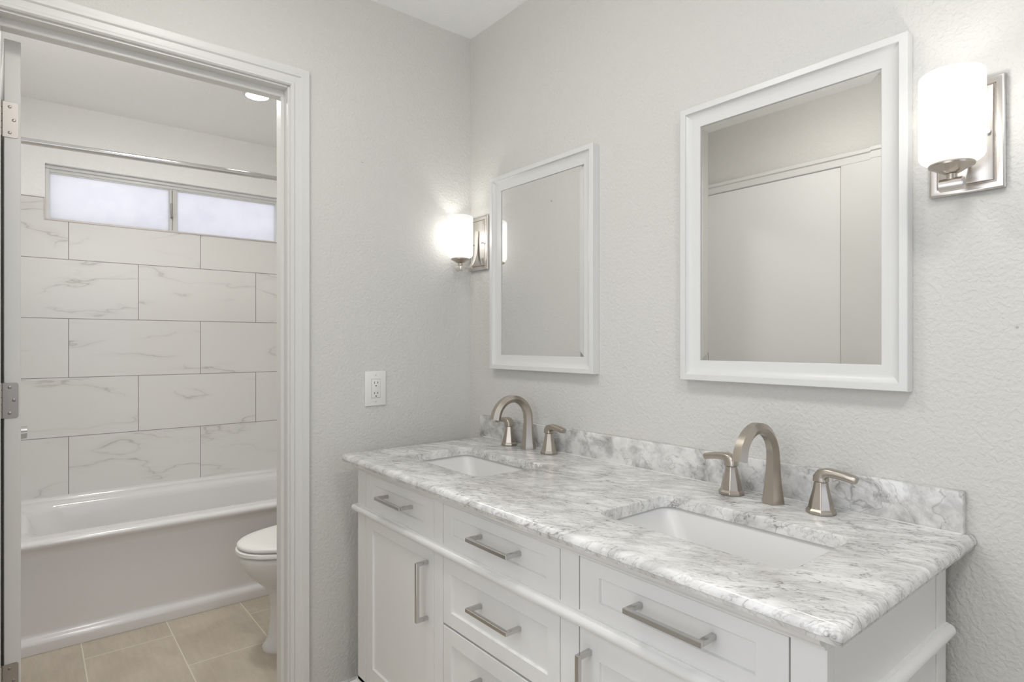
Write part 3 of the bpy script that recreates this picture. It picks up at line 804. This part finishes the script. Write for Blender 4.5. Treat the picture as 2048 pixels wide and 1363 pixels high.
b = BM(); box(b, -0.0225, -0.0195, SY0 + 0.018, SY1 - 0.002, ZT - 0.0006, ZT + 0.0018, 0.0008)
obj('caulk_line', b, M['porc'], ct)

def make_sink(h, label):
    x0, x1, y0, y1, r = h; xc, yc = (x0 + x1) / 2, (y0 + y1) / 2
    t = thing('undermount_sink', label, 'sink', (xc, yc, 0.71), 'white undermount sinks')
    b = BM()
    g = 0.007
    def q(ix, iy, rr, z): return [(x - xc, y - yc, z - 0.71) for x, y in rrect(x0 - g + ix, x1 + g - ix, y0 - g + iy, y1 + g - iy, rr, 8)]
    lp = [q(-0.02, -0.02, 0.03, 0.8385), q(0, 0, 0.034, 0.8385), q(0.003, 0.003, 0.034, 0.833), q(0.014, 0.040, 0.040, 0.775), q(0.022, 0.068, 0.045, 0.738), q(0.034, 0.085, 0.045, 0.724), q(0.055, 0.11, 0.04, 0.719), q(0.10, 0.17, 0.012, 0.716)]
    loft(b, lp, True, False, True)
    obj('basin', b, M['porc'], t, local=True, smooth=50)
    b = BM(); lathe(b, [(0.0, 0.0098), (0.010, 0.0095), (0.021, 0.0085), (0.023, 0.0065)], 24, (0.02, 0, 0), 'Z', False)
    obj('drain', b, M['chrome'], t, local=True, smooth=40)
    return t
make_sink(HOLES[0], 'white rectangular sink basin set under the left end of the marble top')
make_sink(HOLES[1], 'white rectangular sink basin nearer the camera, under the large mirror')

# faucets (local origin on the deck at the spout base; wall is +x)
def poly(n, r, a0=0.0, sx=1.0, sy=1.0): return [(sx * r * math.cos(a0 + 2 * math.pi * k / n), sy * r * math.sin(a0 + 2 * math.pi * k / n)) for k in range(n)]
def make_faucet(loc, label, hoff):
    t = thing('faucet', label, 'faucet', loc, 'brushed nickel widespread faucets')
    # spout
    path, rad = [], []
    for z, r in ((0.0, 0.0250), (0.006, 0.0248), (0.012, 0.0238), (0.024, 0.0218), (0.040, 0.0198), (0.060, 0.0180), (0.080, 0.0166), (0.098, 0.0157)):
        path.append((0, 0, z)); rad.append(r)
    for k in range(1, 18):
        a = R(180 - 10.0 * k)
        path.append((-0.070 + 0.070 * math.cos(R(10.0 * k)), 0, 0.104 + 0.070 * math.sin(R(10.0 * k))))
        rad.append(0.0156 - 0.0004 * min(k, 8) + 0.00050 * max(0, k - 8))
    path.append((-0.1405, 0, 0.1090)); rad.append(0.0172)
    def sec(i, tt):
        r = rad[i]
        # rounded hexagon-like section with a ridge
        pts = []
        for k in range(24):
            a = 2 * math.pi * k / 24
            m = (a % R(60)) - R(30)
            hexr = r * math.cos(R(30)) / math.cos(m) * 1.04
            rr = hexr
            pts.append((rr * math.cos(a), rr * math.sin(a)))
        return pts
    b = BM(); sweep(b, path, sec)
    obj('spout', b, M['nickel'], t, local=True, smooth=32)
    for s in (1, -1):
        y = hoff[0] if s > 0 else hoff[1]
        b = BM()
        pr = [(0.0290, 0.0), (0.0298, 0.003), (0.0292, 0.0070), (0.0254, 0.0110), (0.0242, 0.0160), (0.0222, 0.027), (0.0188, 0.040), (0.0160, 0.052), (0.0144, 0.062), (0.0140, 0.0665)]
        lp = [[(u, y + v, z) for u, v in poly(8, r, R(22.5))] for r, z in pr]
        loft(b, lp, True, True, True)
        hb = obj('handle', b, M['nickel'], t, local=True, smooth=22, bevel=0.0012)
        b = BM()
        # lever: short neck turning into a flat blade pointing away from the spout
        pth = [(0, y, 0.0675), (0, y, 0.076), (0, y + s * 0.004, 0.0835), (0, y + s * 0.014, 0.0875), (0, y + s * 0.030, 0.0870), (0, y + s * 0.050, 0.0845), (0, y + s * 0.0665, 0.0805), (0, y + s * 0.0700, 0.0795)]
        wz = [(0.0140, 0.0138), (0.0140, 0.0135), (0.0136, 0.0118), (0.0128, 0.0092), (0.0118, 0.0082), (0.0112, 0.0080), (0.0108, 0.0078), (0.0095, 0.0064)]
        def sec2(i, tt):
            uw, vh = wz[i]
            pts = []
            for k in range(16):
                a = 2 * math.pi * k / 16
                ca, sa = math.cos(a), math.sin(a)
                pts.append((uw * math.copysign(abs(ca) ** 0.45, ca), vh * math.copysign(abs(sa) ** 0.45, sa)))
            return pts
        sweep(b, pth, sec2, up=Vector((1, 0, 0)))
        obj('lever', b, M['nickel'], hb, local=True, smooth=40)
    return t
f1 = make_faucet((-0.064, -0.4300, ZT + 0.0003), 'brushed nickel two-handle faucet behind the left sink, nearer the corner', (0.1025, -0.1045))
dup(f1, (-0.0785, -1.2945, ZT + 0.0003), 'brushed nickel two-handle faucet behind the right sink, nearer the camera')

# small marks on the walls: anchor stub, nail holes
b = BM(); lathe(b, [(0.0, -0.004), (0.0035, -0.0035), (0.0045, 0.0)], 12, (-0.4681, 0, 1.866), 'Y', False)
tag(obj('wall_anchor', b, M['wall'], smooth=50), 'tiny painted-over wall anchor above the outlet', 'wall anchor')
b = BM(); lathe(b, [(0.0, -0.0012), (0.0018, -0.001), (0.0020, 0.0)], 10, (0, -1.7059, 1.2538), 'X', False)
tag(obj('nail', b, M['screw'], smooth=50), 'tiny nail head in the wall right of the large mirror', 'nail')
